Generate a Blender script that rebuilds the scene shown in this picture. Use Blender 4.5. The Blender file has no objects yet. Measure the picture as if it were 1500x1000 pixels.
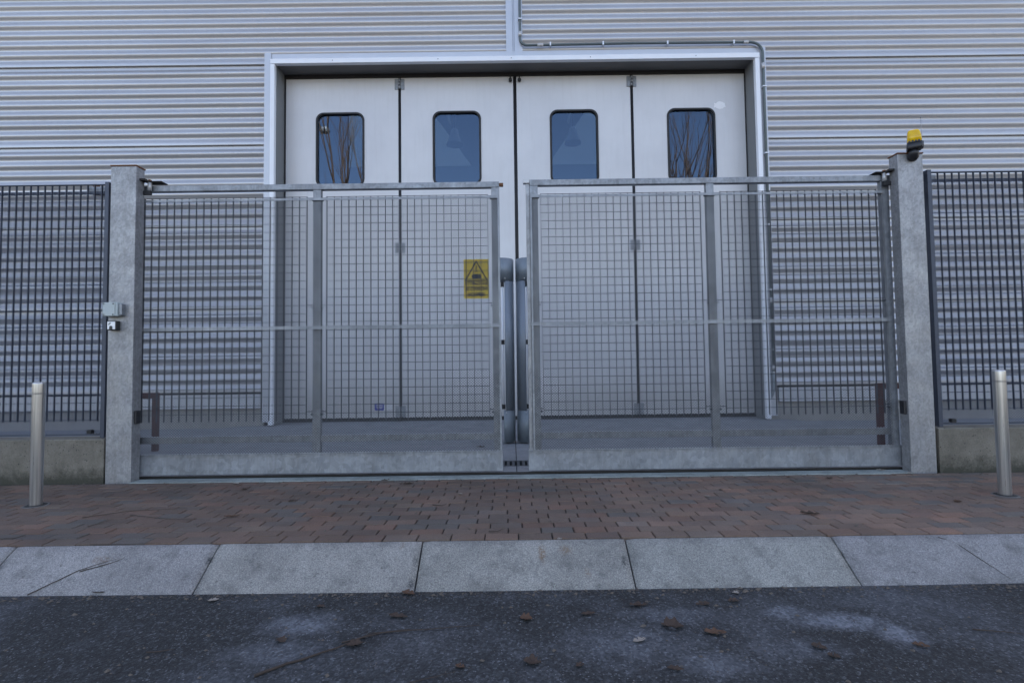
import bpy, bmesh, math, random
from mathutils import Vector, noise
C = bpy.context.scene.collection
S = bpy.context.scene
random.seed(7)

# ------------------------------------------------------------------ camera, world, sun, exposure
CAM_H = 1.03
cam = bpy.data.cameras.new("camera"); co = bpy.data.objects.new("camera", cam); C.objects.link(co)
cam.sensor_width = 36; cam.lens = 18.0; cam.clip_start = 0.05; cam.clip_end = 2000
co.location = (0, 0, CAM_H); co.rotation_mode = 'QUATERNION'
TH, RO = 0.042, 0.013
from mathutils import Matrix
_U0 = Vector((0, -math.sin(TH), math.cos(TH))); _F = Vector((0, math.cos(TH), math.sin(TH))); _X = Vector((1, 0, 0))
_R = _X*math.cos(RO) - _U0*math.sin(RO); _U = _X*math.sin(RO) + _U0*math.cos(RO)
co.rotation_quaternion = Matrix((_R, _U, -_F)).transposed().to_quaternion()
S.camera = co
S.render.resolution_x = 1024; S.render.resolution_y = 682

SUN_EL, SUN_AZ = math.radians(27), math.radians(14)     # the sun stands low behind the building
w = bpy.data.worlds.new("World"); S.world = w; w.use_nodes = True
nt = w.node_tree; nt.nodes.clear()
sky = nt.nodes.new('ShaderNodeTexSky'); sky.sky_type = 'NISHITA'; sky.sun_disc = False
sky.sun_elevation = SUN_EL; sky.sun_rotation = SUN_AZ; sky.altitude = 100
sky.air_density = 1.0; sky.dust_density = 3.0; sky.ozone_density = 0.4
bg = nt.nodes.new('ShaderNodeBackground'); bg.inputs[1].default_value = 0.12
wo = nt.nodes.new('ShaderNodeOutputWorld')
wb = nt.nodes.new('ShaderNodeMix'); wb.data_type = 'RGBA'; wb.blend_type = 'MULTIPLY'; wb.inputs[0].default_value = 1; wb.inputs[7].default_value = (1.13, 1.0, .965, 1)
nt.links.new(sky.outputs[0], wb.inputs[6]); nt.links.new(wb.outputs[2], bg.inputs[0]); nt.links.new(bg.outputs[0], wo.inputs[0])
sl = bpy.data.lights.new("sun", 'SUN'); sl.energy = 4.5; sl.angle = math.radians(0.5); sl.color = (1, .93, .82)
so = bpy.data.objects.new("sun", sl); C.objects.link(so); so.location = (0, 40, 40)
sd = Vector((math.sin(SUN_AZ)*math.cos(SUN_EL), math.cos(SUN_AZ)*math.cos(SUN_EL), math.sin(SUN_EL)))  # towards the sun
so.rotation_mode = 'QUATERNION'; so.rotation_quaternion = sd.to_track_quat('Z', 'Y')
S.view_settings.view_transform = 'Standard'; S.view_settings.look = 'None'
S.view_settings.exposure = 2.2; S.view_settings.gamma = 1.0

# ------------------------------------------------------------------ material helpers
def newmat(name):
    m = bpy.data.materials.new(name); m.use_nodes = True
    n = m.node_tree; b = n.nodes['Principled BSDF']
    return m, n, b
def setv(b, **k):
    for a, v in k.items(): b.inputs[a.replace('_', ' ')].default_value = v
def rgb(c): return (c[0], c[1], c[2], 1)
def coords(n, scale=(1, 1, 1), kind='Object'):
    t = n.nodes.new('ShaderNodeNewGeometry') if kind == 'World' else n.nodes.new('ShaderNodeTexCoord')
    mp = n.nodes.new('ShaderNodeMapping'); mp.inputs['Scale'].default_value = scale
    n.links.new(t.outputs['Position' if kind == 'World' else 'Object'], mp.inputs[0]); return mp.outputs[0]
def nz(n, vec, scale, detail=4, rough=.55, dist=0):
    t = n.nodes.new('ShaderNodeTexNoise'); t.inputs['Scale'].default_value = scale
    t.inputs['Detail'].default_value = detail; t.inputs['Roughness'].default_value = rough; t.inputs['Distortion'].default_value = dist
    n.links.new(vec, t.inputs['Vector']); return t.outputs[0]
def nzc(n, vec, scale, detail=4, rough=.55):
    o = nz(n, vec, scale, detail, rough); return o.node.outputs['Color']
def ramp(n, fac, stops):
    r = n.nodes.new('ShaderNodeValToRGB'); e = r.color_ramp.elements
    while len(e) > 1: e.remove(e[-1])
    e[0].position = stops[0][0]; e[0].color = rgb(stops[0][1]) if isinstance(stops[0][1], tuple) else (stops[0][1],)*3+(1,)
    for p, c in stops[1:]:
        q = e.new(p); q.color = rgb(c) if isinstance(c, tuple) else (c,)*3+(1,)
    n.links.new(fac, r.inputs[0]); return r.outputs[0]
def mixc(n, fac, a, b, mode='MIX'):
    m = n.nodes.new('ShaderNodeMix'); m.data_type = 'RGBA'; m.blend_type = mode
    for sock, v in ((m.inputs[0], fac), (m.inputs[6], a), (m.inputs[7], b)):
        if hasattr(v, 'is_output'): n.links.new(v, sock)
        elif isinstance(v, tuple): sock.default_value = rgb(v)
        else: sock.default_value = v
    return m.outputs[2]
def math_(n, op, a, b=0):
    m = n.nodes.new('ShaderNodeMath'); m.operation = op
    for i, v in enumerate((a, b)):
        if hasattr(v, 'is_output'): n.links.new(v, m.inputs[i])
        else: m.inputs[i].default_value = v
    return m.outputs[0]
def bump(n, b, h, strength=.3, dist=.01):
    k = n.nodes.new('ShaderNodeBump'); k.inputs['Strength'].default_value = strength; k.inputs['Distance'].default_value = dist
    n.links.new(h, k.inputs['Height']); n.links.new(k.outputs[0], b.inputs['Normal'])
def plain(name, col, rough=.5, metal=0., var=.12, vs=6, bs=None, spec=.5):
    m, n, b = newmat(name); v = coords(n, kind='World')
    f = nz(n, v, vs, 5)
    c = mixc(n, f, tuple(x*(1-var) for x in col), tuple(min(1, x*(1+var)) for x in col))
    n.links.new(c, b.inputs['Base Color']); setv(b, Roughness=rough, Metallic=metal)
    b.inputs['Specular IOR Level'].default_value = spec
    if bs: bump(n, b, nz(n, v, bs[0], 3), bs[1], bs[2])
    return m

def galvanised(name, base=.36, streak=True, warm=0., scale=1.0, metal=.55, rough=.46):
    m, n, b = newmat(name); v = coords(n, kind='World')
    vo = n.nodes.new('ShaderNodeTexVoronoi'); vo.inputs['Scale'].default_value = 38*scale
    vd = mixc(n, .12, v, nz(n, v, 9, 3)) ; n.links.new(vd, vo.inputs['Vector'])
    sp = ramp(n, vo.outputs['Color'], [(0.2, .86), (.8, 1.12)])
    big = ramp(n, nz(n, v, 3.2, 6, .62), [(.3, .78), (.7, 1.18)])
    wisp = ramp(n, nz(n, coords(n, (1, 1, .45), 'World'), 17, 6, .7, 1.4), [(.45, 0.), (.72, 1.)])
    col = mixc(n, 1., sp, big, 'MULTIPLY')
    col = mixc(n, 1., col, (base*(.94+warm), base*1.0, base*(1.09-warm)), 'MULTIPLY')
    f = math_(n, 'MULTIPLY', wisp, .38)
    col = mixc(n, f, col, (base*1.55, base*1.62, base*1.66))
    if streak:
        st = ramp(n, nz(n, coords(n, (14, 14, .9), 'World'), 2.2, 6, .7), [(.48, 0.), (.75, 1.)])
        col = mixc(n, math_(n, 'MULTIPLY', st, .3), col, (base*.45, base*.43, base*.4))
    n.links.new(col, b.inputs['Base Color'])
    rr = ramp(n, nz(n, v, 8, 4), [(.3, rough-.08), (.7, rough+.14)]); n.links.new(rr, b.inputs['Roughness'])
    setv(b, Metallic=metal); bump(n, b, nz(n, v, 60, 3), .08, .004)
    return m

M = {}
M['galv'] = galvanised('galvanised_steel', .26)
M['galv_post'] = galvanised('galvanised_post', .30, warm=.05, metal=.5, rough=.46, scale=1.6)
M['galv_beam'] = galvanised('galvanised_beam', .27, scale=.6, metal=.45)
M['wire'] = plain('weathered_wire', (.055, .06, .075), .5, .3, .2, 20)
M['mesh'] = plain('expanded_metal', (.085, .09, .10), .5, .4, .2, 12)
M['fence'] = plain('dark_fence_steel', (.055, .065, .09), .45, .35, .25, 14)
M['fence_mesh'] = plain('fence_expanded_metal', (.06, .07, .105), .5, .3, .2, 12)
M['black'] = plain('black_rubber', (.012, .012, .014), .6)
M['blackplastic'] = plain('black_plastic', (.02, .021, .025), .42)
M['rust'] = plain('rusty_steel', (.16, .07, .035), .85, 0, .4, 40, (60, .3, .004))
M['dark'] = plain('dark_grime', (.03, .028, .026), .9, 0, .4, 20)
M['scar'] = plain('old_glue_scar', (.80, .81, .83), .6, 0, .06, 20)
M['conduit'] = plain('grey_conduit', (.11, .135, .14), .5, .2, .1, 5)
M['grate'] = plain('cast_iron', (.07, .075, .08), .6, .2, .3, 20)
M['whitealu'] = plain('pale_aluminium', (.72, .74, .78), .35, .2, .05, 5)
M['greybox'] = plain('grey_plastic', (.42, .47, .47), .45)
M['silver'] = plain('silver_plate', (.5, .5, .5), .4, .3)
M['red'] = plain('dull_red_paint', (.06, .013, .015), .5, 0, .3, 12)
M['yellowsign'] = plain('yellow_enamel', (.95, .64, .015), .45, 0, .12, 10)
M['ink'] = plain('black_ink', (.015, .015, .018), .5)
M['bluesticker'] = plain('blue_sticker', (.04, .05, .28), .5)
M['whitesticker'] = plain('white_sticker', (.6, .6, .62), .5)
M['guard'] = plain('blue_grey_guard', (.235, .265, .30), .42, .3, .1, 5)
M['guardcap'] = plain('grey_guard_cap', (.22, .25, .275), .5, .3, .2, 9)
M['leaf'] = plain('dead_leaf', (.045, .028, .019), .8, 0, .5, 60, (90, .4, .004))
M['leaf_orange'] = plain('orange_dead_leaf', (.075, .038, .02), .75, 0, .4, 60)
M['leaf_pale'] = plain('pale_leaf', (.24, .21, .18), .8, 0, .3, 60)
M['twig'] = plain('twig_bark', (.045, .033, .026), .85, 0, .4, 30)
M['bark'] = plain('tree_bark', (.14, .08, .05), .85, 0, .35, 12)
M['antenna'] = plain('antenna_wire', (.3, .3, .32), .4, .6)

# cladding: silver painted corrugated sheet
m, n, b = newmat('silver_cladding'); v = coords(n, kind='World')
c = ramp(n, nz(n, coords(n, (.35, 1, 4), 'World'), 1.3, 6, .6), [(.3, (.43, .43, .445)), (.7, (.51, .51, .52))])
st = ramp(n, nz(n, coords(n, (9, 9, .35), 'World'), 1.6, 6, .65), [(.5, 0.), (.8, 1.)])
c = mixc(n, math_(n, 'MULTIPLY', st, .16), c, (.33, .32, .31))
n.links.new(c, b.inputs['Base Color']); setv(b, Metallic=.55, Roughness=.37)
bump(n, b, nz(n, coords(n, (1, 1, 3), 'World'), 3.5, 3), .10, .01)
M['clad'] = m
M['flash'] = plain('silver_flashing', (.50, .52, .56), .4, .35, .08, 3, (5, .1, .01))
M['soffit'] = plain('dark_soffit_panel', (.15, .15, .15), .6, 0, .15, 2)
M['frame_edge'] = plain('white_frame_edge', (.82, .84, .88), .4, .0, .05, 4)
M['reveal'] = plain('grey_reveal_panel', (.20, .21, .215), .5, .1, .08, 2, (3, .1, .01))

# door paint
m, n, b = newmat('door_paint'); v = coords(n, kind='World')
c = ramp(n, nz(n, v, .9, 5, .6), [(.3, (.55, .55, .565)), (.7, (.63, .63, .64))])
gr = ramp(n, nz(n, coords(n, (7, 7, .5), 'World'), 2.5, 7, .7), [(.50, 0.), (.78, 1.)])
c = mixc(n, math_(n, 'MULTIPLY', gr, .16), c, (.36, .35, .33))
sz = n.nodes.new('ShaderNodeSeparateXYZ'); n.links.new(v, sz.inputs[0])
gz = math_(n, 'ADD', math_(n, 'MULTIPLY', sz.outputs['Z'], .5), math_(n, 'MULTIPLY', nz(n, coords(n, (3, 3, 1), 'World'), 3, 7, .75), -.3))
c = mixc(n, ramp(n, gz, [(.0, .5), (.28, 0.)]), c, (.30, .29, .27))
sp = ramp(n, nz(n, v, 34, 4, .7), [(.70, 0.), (.74, 1.)])
c = mixc(n, math_(n, 'MULTIPLY', sp, .35), c, (.75, .75, .76))
n.links.new(c, b.inputs['Base Color']); setv(b, Roughness=.42, Metallic=.1)
bump(n, b, nz(n, coords(n, (1, 1, .4), 'World'), 1.6, 3), .12, .03)
M['door'] = m

# glass
m, n, b = newmat('dark_window_glass')
n.nodes.remove(b); out = n.nodes['Material Output']
gl = n.nodes.new('ShaderNodeBsdfGlossy'); gl.inputs['Roughness'].default_value = .008; gl.inputs['Color'].default_value = (.17, .23, .32, 1)
tr = n.nodes.new('ShaderNodeBsdfTransparent'); tr.inputs['Color'].default_value = (.52, .62, .68, 1)
mx = n.nodes.new('ShaderNodeMixShader'); lw = n.nodes.new('ShaderNodeLayerWeight'); lw.inputs[0].default_value = .35
fz = math_(n, 'ADD', math_(n, 'MULTIPLY', lw.outputs['Fresnel'], .75), .22)
bp = n.nodes.new('ShaderNodeBump'); bp.inputs['Strength'].default_value = .02; bp.inputs['Distance'].default_value = .01
n.links.new(nz(n, coords(n, kind='World'), 1.6, 1), bp.inputs['Height']); n.links.new(bp.outputs[0], gl.inputs['Normal'])
n.links.new(fz, mx.inputs[0]); n.links.new(tr.outputs[0], mx.inputs[1]); n.links.new(gl.outputs[0], mx.inputs[2]); n.links.new(mx.outputs[0], out.inputs[0])
M['glass'] = m

# brushed steel bollard
m, n, b = newmat('brushed_steel')
c = ramp(n, nz(n, coords(n, (60, 60, .8), 'World'), 1.5, 3, .5), [(.3, (.34, .342, .345)), (.7, (.62, .62, .62))])
n.links.new(c, b.inputs['Base Color']); setv(b, Metallic=.88)
n.links.new(ramp(n, nz(n, coords(n, (40, 40, 1), 'World'), 2, 3), [(.3, .26), (.7, .38)]), b.inputs['Roughness'])
try: b.inputs['Anisotropic'].default_value = .6
except Exception: pass
M['steel'] = m

# asphalt
m, n, b = newmat('old_asphalt'); v = coords(n, kind='World')
fine = math_(n, 'ADD', math_(n, 'MULTIPLY', nz(n, v, 85, 4, .8), .6), math_(n, 'MULTIPLY', nz(n, v, 170, 3, .8), .4))
c = ramp(n, fine, [(.38, .25), (.50, .8), (.60, 1.5), (.68, 2.2)])
va = n.nodes.new('ShaderNodeTexVoronoi'); va.inputs['Scale'].default_value = 88; n.links.new(v, va.inputs['Vector'])
c = mixc(n, 1., c, ramp(n, va.outputs['Color'], [(.0, (.007, .008, .009)), (.45, (.015, .017, .019)), (.75, (.031, .034, .037)), (.93, (.085, .093, .10))]), 'MULTIPLY')
vo = n.nodes.new('ShaderNodeTexVoronoi'); vo.inputs['Scale'].default_value = 70; n.links.new(v, vo.inputs['Vector'])
fl = math_(n, 'MULTIPLY', ramp(n, vo.outputs['Distance'], [(.16, 1.), (.26, 0.)]), ramp(n, vo.outputs['Color'], [(.66, 0.), (.74, 1.)]))
c = mixc(n, math_(n, 'MULTIPLY', fl, .6), c, mixc(n, nz(n, v, 31, 2), (.10, .10, .12), (.36, .37, .40)))
# dusty worn patches: their own shapes on the road, broken up by noise
pat = None
for (px, py, rx, ry, a) in ((-1.0, 2.45, .24, .14, .85), (-1.0, 2.22, .32, .12, .6), (.5, 2.25, .45, .25, .5), (.75, 2.5, .35, .12, .5), (1.3, 2.5, .22, .08, .8), (1.5, 2.42, .30, .10, 1.), (1.68, 2.3, .14, .14, 1.), (1.15, 2.2, .28, .12, .5), (.8, 2.1, .25, .12, .6)):
    mp = n.nodes.new('ShaderNodeMapping'); mp.vector_type = 'TEXTURE'; mp.inputs['Location'].default_value = (px+.11, py+.11, 0); mp.inputs['Scale'].default_value = (rx, ry, 100)
    n.links.new(mixc(n, .22, v, nzc(n, v, 7, 6, .75), 'ADD'), mp.inputs[0])
    ln = n.nodes.new('ShaderNodeVectorMath'); ln.operation = 'LENGTH'; n.links.new(mp.outputs[0], ln.inputs[0])
    g = math_(n, 'MULTIPLY', ramp(n, ln.outputs['Value'], [(.3, 1.), (1.0, 0.)]), a)
    pat = g if pat is None else math_(n, 'MAXIMUM', pat, g)
pat = math_(n, 'MULTIPLY', pat, ramp(n, nz(n, v, 11, 8, .72), [(.30, .25), (.55, 1.)]))
gen = ramp(n, nz(n, v, 1.7, 7, .65), [(.45, 0.), (.8, .5)])
pat = math_(n, 'MAXIMUM', pat, gen)
c = mixc(n, math_(n, 'MULTIPLY', pat, .72), c, mixc(n, va.outputs['Color'], (.08, .092, .112), (.27, .29, .33)))
br = ramp(n, nz(n, v, 5.5, 6, .7), [(.62, 0.), (.78, .5)])
c = mixc(n, br, c, (.04, .03, .024))
n.links.new(c, b.inputs['Base Color']); setv(b, Roughness=.82)
bump(n, b, math_(n, 'ADD', fine, math_(n, 'MULTIPLY', vo.outputs['Distance'], .8)), .75, .006)
M['asphalt'] = m

# granite-like concrete kerb
m, n, b = newmat('kerb_stone'); v = coords(n, kind='World')
c = ramp(n, nz(n, v, 150, 3, .8), [(.3, (.12, .124, .128)), (.5, (.26, .262, .258)), (.68, (.44, .44, .42))])
c = mixc(n, 1., c, ramp(n, nz(n, v, 2.6, 6, .65), [(.3, .74), (.7, 1.16)]), 'MULTIPLY')
sa = n.nodes.new('ShaderNodeVertexColor'); sa.layer_name = 'slab'; c = mixc(n, 1., c, sa.outputs[0], 'MULTIPLY')
c = mixc(n, math_(n, 'MULTIPLY', ramp(n, nz(n, v, 7, 8, .8), [(.50, 0.), (.66, 1.)]), .6), c, (.08, .08, .078))
c = mixc(n, math_(n, 'MULTIPLY', ramp(n, nz(n, v, 23, 8, .85), [(.58, 0.), (.64, 1.)]), .7), c, (.05, .048, .045))
RUST, DARKC = (.13, .065, .02), (.035, .038, .04)
for (px, py, rx, ry, a, kc) in ((.155, 2.965, .028, .065, .95, RUST), (.29, 2.98, .05, .035, .7, RUST), (.40, 2.86, .025, .035, .5, RUST), (-.655, 3.02, .012, .045, .7, RUST), (-1.735, 2.95, .03, .022, 1.2, DARKC), (.615, 2.915, .022, .04, 1.2, DARKC), (-.56, 2.93, .02, .05, .9, DARKC), (-.565, 2.82, .03, .03, 1., DARKC), (1.85, 2.95, .02, .03, .9, DARKC), (-2.9, 2.93, .03, .06, .8, DARKC), (-2.35, 2.96, .07, .03, .6, RUST), (-.1, 2.90, .16, .04, .35, DARKC)):
    mp = n.nodes.new('ShaderNodeMapping'); mp.vector_type = 'TEXTURE'; mp.inputs['Location'].default_value = (px+.025, py+.025, 0); mp.inputs['Scale'].default_value = (rx, ry, 100)
    n.links.new(mixc(n, .05, v, nzc(n, v, 20, 5, .7), 'ADD'), mp.inputs[0])
    ln = n.nodes.new('ShaderNodeVectorMath'); ln.operation = 'LENGTH'; n.links.new(mp.outputs[0], ln.inputs[0])
    g = math_(n, 'MULTIPLY', ramp(n, ln.outputs['Value'], [(.2, 1.), (1.1, 0.)]), ramp(n, nz(n, v, 60, 4, .8), [(.4, 0.), (.6, 1.)]))
    c = mixc(n, math_(n, 'MULTIPLY', g, a), c, kc)
n.links.new(c, b.inputs['Base Color']); setv(b, Roughness=.85)
bump(n, b, nz(n, v, 150, 4, .8), .45, .003)
M['kerb'] = m

# pavers, colour from a per-brick attribute
m, n, b = newmat('brick_pavers'); v = coords(n, kind='World')
at = n.nodes.new('ShaderNodeVertexColor'); at.layer_name = 'brick'
c = mixc(n, 1., at.outputs[0], ramp(n, nz(n, v, 120, 4, .8), [(.3, .62), (.7, 1.35)]), 'MULTIPLY')
c = mixc(n, 1., c, ramp(n, nz(n, v, 1.3, 7, .65), [(.3, .74), (.7, 1.3)]), 'MULTIPLY')
c = mixc(n, ramp(n, nz(n, v, 3.7, 8, .75), [(.50, 0.), (.72, .6)]), c, (.10, .09, .085))
c = mixc(n, ramp(n, nz(n, coords(n, (1, 1.6, 1), 'World'), 6.1, 8, .8), [(.66, 0.), (.74, .45)]), c, (.17, .17, .18))
n.links.new(c, b.inputs['Base Color']); setv(b, Roughness=.8)
bump(n, b, nz(n, v, 120, 4, .8), .5, .003)
M['brick'] = m
M['joint2'] = plain('dirty_mortar', (.13, .125, .12), .95, 0, .5, 30)
M['joint'] = plain('joint_sand', (.018, .016, .014), .95, 0, .4, 40)

# concretes
def concrete(name, lo, hi, pits=0., stain=(.05, .05, .04), st=.4, pitscale=28):
    m, n, b = newmat(name); v = coords(n, kind='World')
    c = ramp(n, nz(n, v, 3.5, 8, .7), [(.3, lo), (.7, hi)])
    c = mixc(n, 1., c, ramp(n, nz(n, v, 90, 3, .8), [(.3, .8), (.7, 1.2)]), 'MULTIPLY')
    c = mixc(n, math_(n, 'MULTIPLY', ramp(n, nz(n, coords(n, (3, 3, 1), 'World'), 3.0, 7, .7), [(.5, 0.), (.75, 1.)]), st), c, stain)
    h = nz(n, v, 50, 5, .7)
    if pits:
        vo = n.nodes.new('ShaderNodeTexVoronoi'); vo.inputs['Scale'].default_value = pitscale
        n.links.new(mixc(n, .03, v, nz(n, v, 40, 3)), vo.inputs['Vector'])
        pm = math_(n, 'MULTIPLY', ramp(n, vo.outputs['Distance'], [(.16, 1.), (.27, 0.)]), ramp(n, vo.outputs['Color'], [(.52, 0.), (.6, 1.)]))
        c = mixc(n, math_(n, 'MULTIPLY', pm, pits), c, (.035, .033, .03)); h = math_(n, 'SUBTRACT', h, math_(n, 'MULTIPLY', pm, 1.2))
    n.links.new(c, b.inputs['Base Color']); setv(b, Roughness=.88); bump(n, b, h, .5, .006)
    return m, n, b, c
M['yard'] = concrete('yard_concrete', (.17, .177, .185), (.26, .265, .27), st=.6, stain=(.12, .12, .12))[0]
M['plinth'] = concrete('plinth_concrete', (.26, .25, .235), (.34, .33, .31), .5, st=.25, stain=(.14, .13, .12), pitscale=14)[0]
M['apron'] = concrete('threshold_concrete', (.17, .19, .18), (.30, .33, .31), st=.5, stain=(.05, .06, .045))[0]
m, n, b, c = concrete('low_wall_concrete', (.12, .108, .085), (.225, .205, .17), .9, stain=(.09, .085, .06), st=.5, pitscale=42)
v = coords(n, kind='World'); sx = n.nodes.new('ShaderNodeSeparateXYZ'); n.links.new(v, sx.inputs[0])   # moss creeping up from the pavement
mh = math_(n, 'ADD', math_(n, 'ADD', sx.outputs['Z'], .5), math_(n, 'MULTIPLY', nz(n, v, 13, 9, .85), -.42))
c2 = mixc(n, ramp(n, mh, [(.31, .9), (.44, .0)]), c, (.04, .04, .028))
n.links.new(c2, b.inputs['Base Color']); M['lowwall'] = m
M['inside'] = plain('pale_interior', (.5, .52, .5), .7, 0, .1, 1)
M['insidedark'] = plain('dark_interior', (.06, .07, .08), .8, 0, .1, 1)
M['lampshade'] = plain('grey_lamp_shade', (.12, .13, .14), .5, .3)
m, n, b = newmat('amber_lens'); setv(b, Base_Color=(.95, .60, .0, 1), Roughness=.18); b.inputs['Transmission Weight'].default_value = .25
b.inputs['Subsurface Weight'].default_value = .0
rb = ramp(n, nz(n, coords(n, kind='World'), 25, 3), [(.3, (.85, .50, .0)), (.7, (.98, .66, .01))]); n.links.new(rb, b.inputs['Base Color'])
M['amber'] = m
m, n, b = newmat('earth'); v = coords(n, kind='World')
n.links.new(ramp(n, nz(n, v, .3, 8, .7), [(.3, (.06, .058, .05)), (.7, (.12, .11, .095))]), b.inputs['Base Color']); setv(b, Roughness=.95); M['earth'] = m

# ------------------------------------------------------------------ mesh helpers
class MB:
    def __init__(s): s.v = []; s.f = []; s.sm = []
    def quad(s, a, b_, c, d, sm=False):
        i = len(s.v); s.v += [tuple(a), tuple(b_), tuple(c), tuple(d)]; s.f.append((i, i+1, i+2, i+3)); s.sm.append(sm)
    def box(s, x0, x1, y0, y1, z0, z1):
        i = len(s.v)
        s.v += [(x0, y0, z0), (x1, y0, z0), (x1, y1, z0), (x0, y1, z0), (x0, y0, z1), (x1, y0, z1), (x1, y1, z1), (x0, y1, z1)]
        s.f += [(i+a, i+b_, i+c, i+d) for a, b_, c, d in ((3, 2, 1, 0), (4, 5, 6, 7), (0, 1, 5, 4), (1, 2, 6, 5), (2, 3, 7, 6), (3, 0, 4, 7))]; s.sm += [False]*6
        return s
    def tube(s, pts, r, seg=8, caps=True, sm=True):
        pts = [Vector(p) for p in pts]; rs = r if isinstance(r, (list, tuple)) else [r]*len(pts)
        t0 = (pts[1]-pts[0]).normalized(); up = Vector((0, 0, 1)) if abs(t0.z) < .9 else Vector((1, 0, 0))
        nn = t0.cross(up).normalized(); base = len(s.v)
        for k, p in enumerate(pts):
            t = (pts[min(k+1, len(pts)-1)]-pts[max(k-1, 0)]).normalized()
            nn = (nn - t*nn.dot(t)).normalized(); bb = t.cross(nn)
            for j in range(seg):
                a = 2*math.pi*j/seg; s.v.append(tuple(p+(nn*math.cos(a)+bb*math.sin(a))*rs[k]))
        for k in range(len(pts)-1):
            for j in range(seg):
                a = base+k*seg+j; b_ = base+k*seg+(j+1) % seg; s.f.append((a, b_, b_+seg, a+seg)); s.sm.append(sm)
        if caps:
            s.f.append(tuple(base+j for j in reversed(range(seg)))); s.sm.append(False)
            s.f.append(tuple(base+(len(pts)-1)*seg+j for j in range(seg))); s.sm.append(False)
        return s
    def lathe(s, prof, cx, cy, seg=24, sm=True, sq=1.0):
        base = len(s.v)
        for r, z in prof:
            for j in range(seg):
                a = 2*math.pi*j/seg; s.v.append((cx+r*math.cos(a), cy+r*math.sin(a)*sq, z))
        for k in range(len(prof)-1):
            for j in range(seg):
                a = base+k*seg+j; b_ = base+k*seg+(j+1) % seg; s.f.append((a, b_, b_+seg, a+seg)); s.sm.append(sm)
        s.f.append(tuple(base+j for j in reversed(range(seg)))); s.sm.append(False)
        s.f.append(tuple(base+(len(prof)-1)*seg+j for j in range(seg))); s.sm.append(False)
        return s
    def prism(s, loop, y0, y1):       # loop of (x,z), extruded in y
        k = len(loop); i = len(s.v)
        s.v += [(x, y0, z) for x, z in loop]+[(x, y1, z) for x, z in loop]
        s.f.append(tuple(range(i, i+k))); s.f.append(tuple(reversed(range(i+k, i+2*k)))); s.sm += [False]*2
        for j in range(k): s.f.append((i+j, i+k+j, i+k+(j+1) % k, i+(j+1) % k)); s.sm.append(False)
        return s
    def zprism(s, loop, z0, z1, smooth=False):      # loop of (x,y), extruded in z
        k = len(loop); i = len(s.v)
        s.v += [(x, y, z0) for x, y in loop]+[(x, y, z1) for x, y in loop]
        s.f.append(tuple(reversed(range(i, i+k)))); s.f.append(tuple(range(i+k, i+2*k))); s.sm += [False]*2
        for j in range(k): s.f.append((i+j, i+(j+1) % k, i+k+(j+1) % k, i+k+j)); s.sm.append(smooth)
        return s
    def build(s, name, mat, parent=None, bevel=0, label=None):
        me = bpy.data.meshes.new(name)
        if parent is None:
            xs = [p[0] for p in s.v]; ys = [p[1] for p in s.v]; z = min(p[2] for p in s.v)
            o3 = Vector(((min(xs)+max(xs))/2, (min(ys)+max(ys))/2, z))
        else: o3 = wloc(parent)
        me.from_pydata([tuple(Vector(p)-o3) for p in s.v], [], s.f)
        me.polygons.foreach_set('use_smooth', s.sm); me.update()
        bm = bmesh.new(); bm.from_mesh(me); bmesh.ops.recalc_face_normals(bm, faces=bm.faces); bm.to_mesh(me); bm.free()
        me.materials.append(mat)
        o = bpy.data.objects.new(name, me); C.objects.link(o)
        if parent is None: o.location = o3
        else: o.parent = parent
        if bevel:
            bv = o.modifiers.new('bevel', 'BEVEL'); bv.width = bevel; bv.segments = 2; bv.limit_method = 'ANGLE'; bv.harden_normals = True
        if label: o['label'] = label
        return o
def _build_each(self, name, mat, parent=None, bevel=0):
    par = list(range(len(self.v)))
    def find(a):
        while par[a] != a: par[a] = par[par[a]]; a = par[a]
        return a
    for f in self.f:
        for q in f[1:]: par[find(q)] = find(f[0])
    comps = {}
    for f, sm in zip(self.f, self.sm): comps.setdefault(find(f[0]), []).append((f, sm))
    out = []
    for fs in comps.values():
        idx = {}; mb = MB()
        for f, sm in fs:
            for q in f:
                if q not in idx: idx[q] = len(mb.v); mb.v.append(self.v[q])
            mb.f.append(tuple(idx[q] for q in f)); mb.sm.append(sm)
        out.append(mb.build(name, mat, parent, bevel))
    return out
MB.build_each = _build_each
def wloc(o):
    v = Vector(o.location)
    while o.parent: o = o.parent; v = v+Vector(o.location)
    return v
def tag(o, label, cat, group=None):
    o['label'] = label; o['category'] = cat
    if group: o['group'] = group
    return o
def struct(o, kind='structure'): o['kind'] = kind; return o
def thing(name, label, cat, loc, group=None):
    o = bpy.data.objects.new(name, None); C.objects.link(o); o.location = loc; o.empty_display_size = .1
    return tag(o, label, cat, group)
def Bx(name, mat, parent, x0, x1, y0, y1, z0, z1, bevel=0): return MB().box(x0, x1, y0, y1, z0, z1).build(name, mat, parent, bevel)
def G(px, py, z=0.):                 # photo pixel -> point on a level surface, for the litter lying about
    d = _R*((px-750)/750) + _U*((500-py)/750) + _F; t = (z-CAM_H)/d.z
    return Vector((d.x*t, d.y*t, z))
def rrect(x0, x1, z0, z1, r, seg=6):
    pts = []
    for cx, cz, a0 in ((x1-r, z1-r, 0), (x0+r, z1-r, 90), (x0+r, z0+r, 180), (x1-r, z0+r, 270)):
        for k in range(seg+1):
            a = math.radians(a0+90*k/seg); pts.append((cx+r*math.cos(a), cz+r*math.sin(a)))
    return pts
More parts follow.
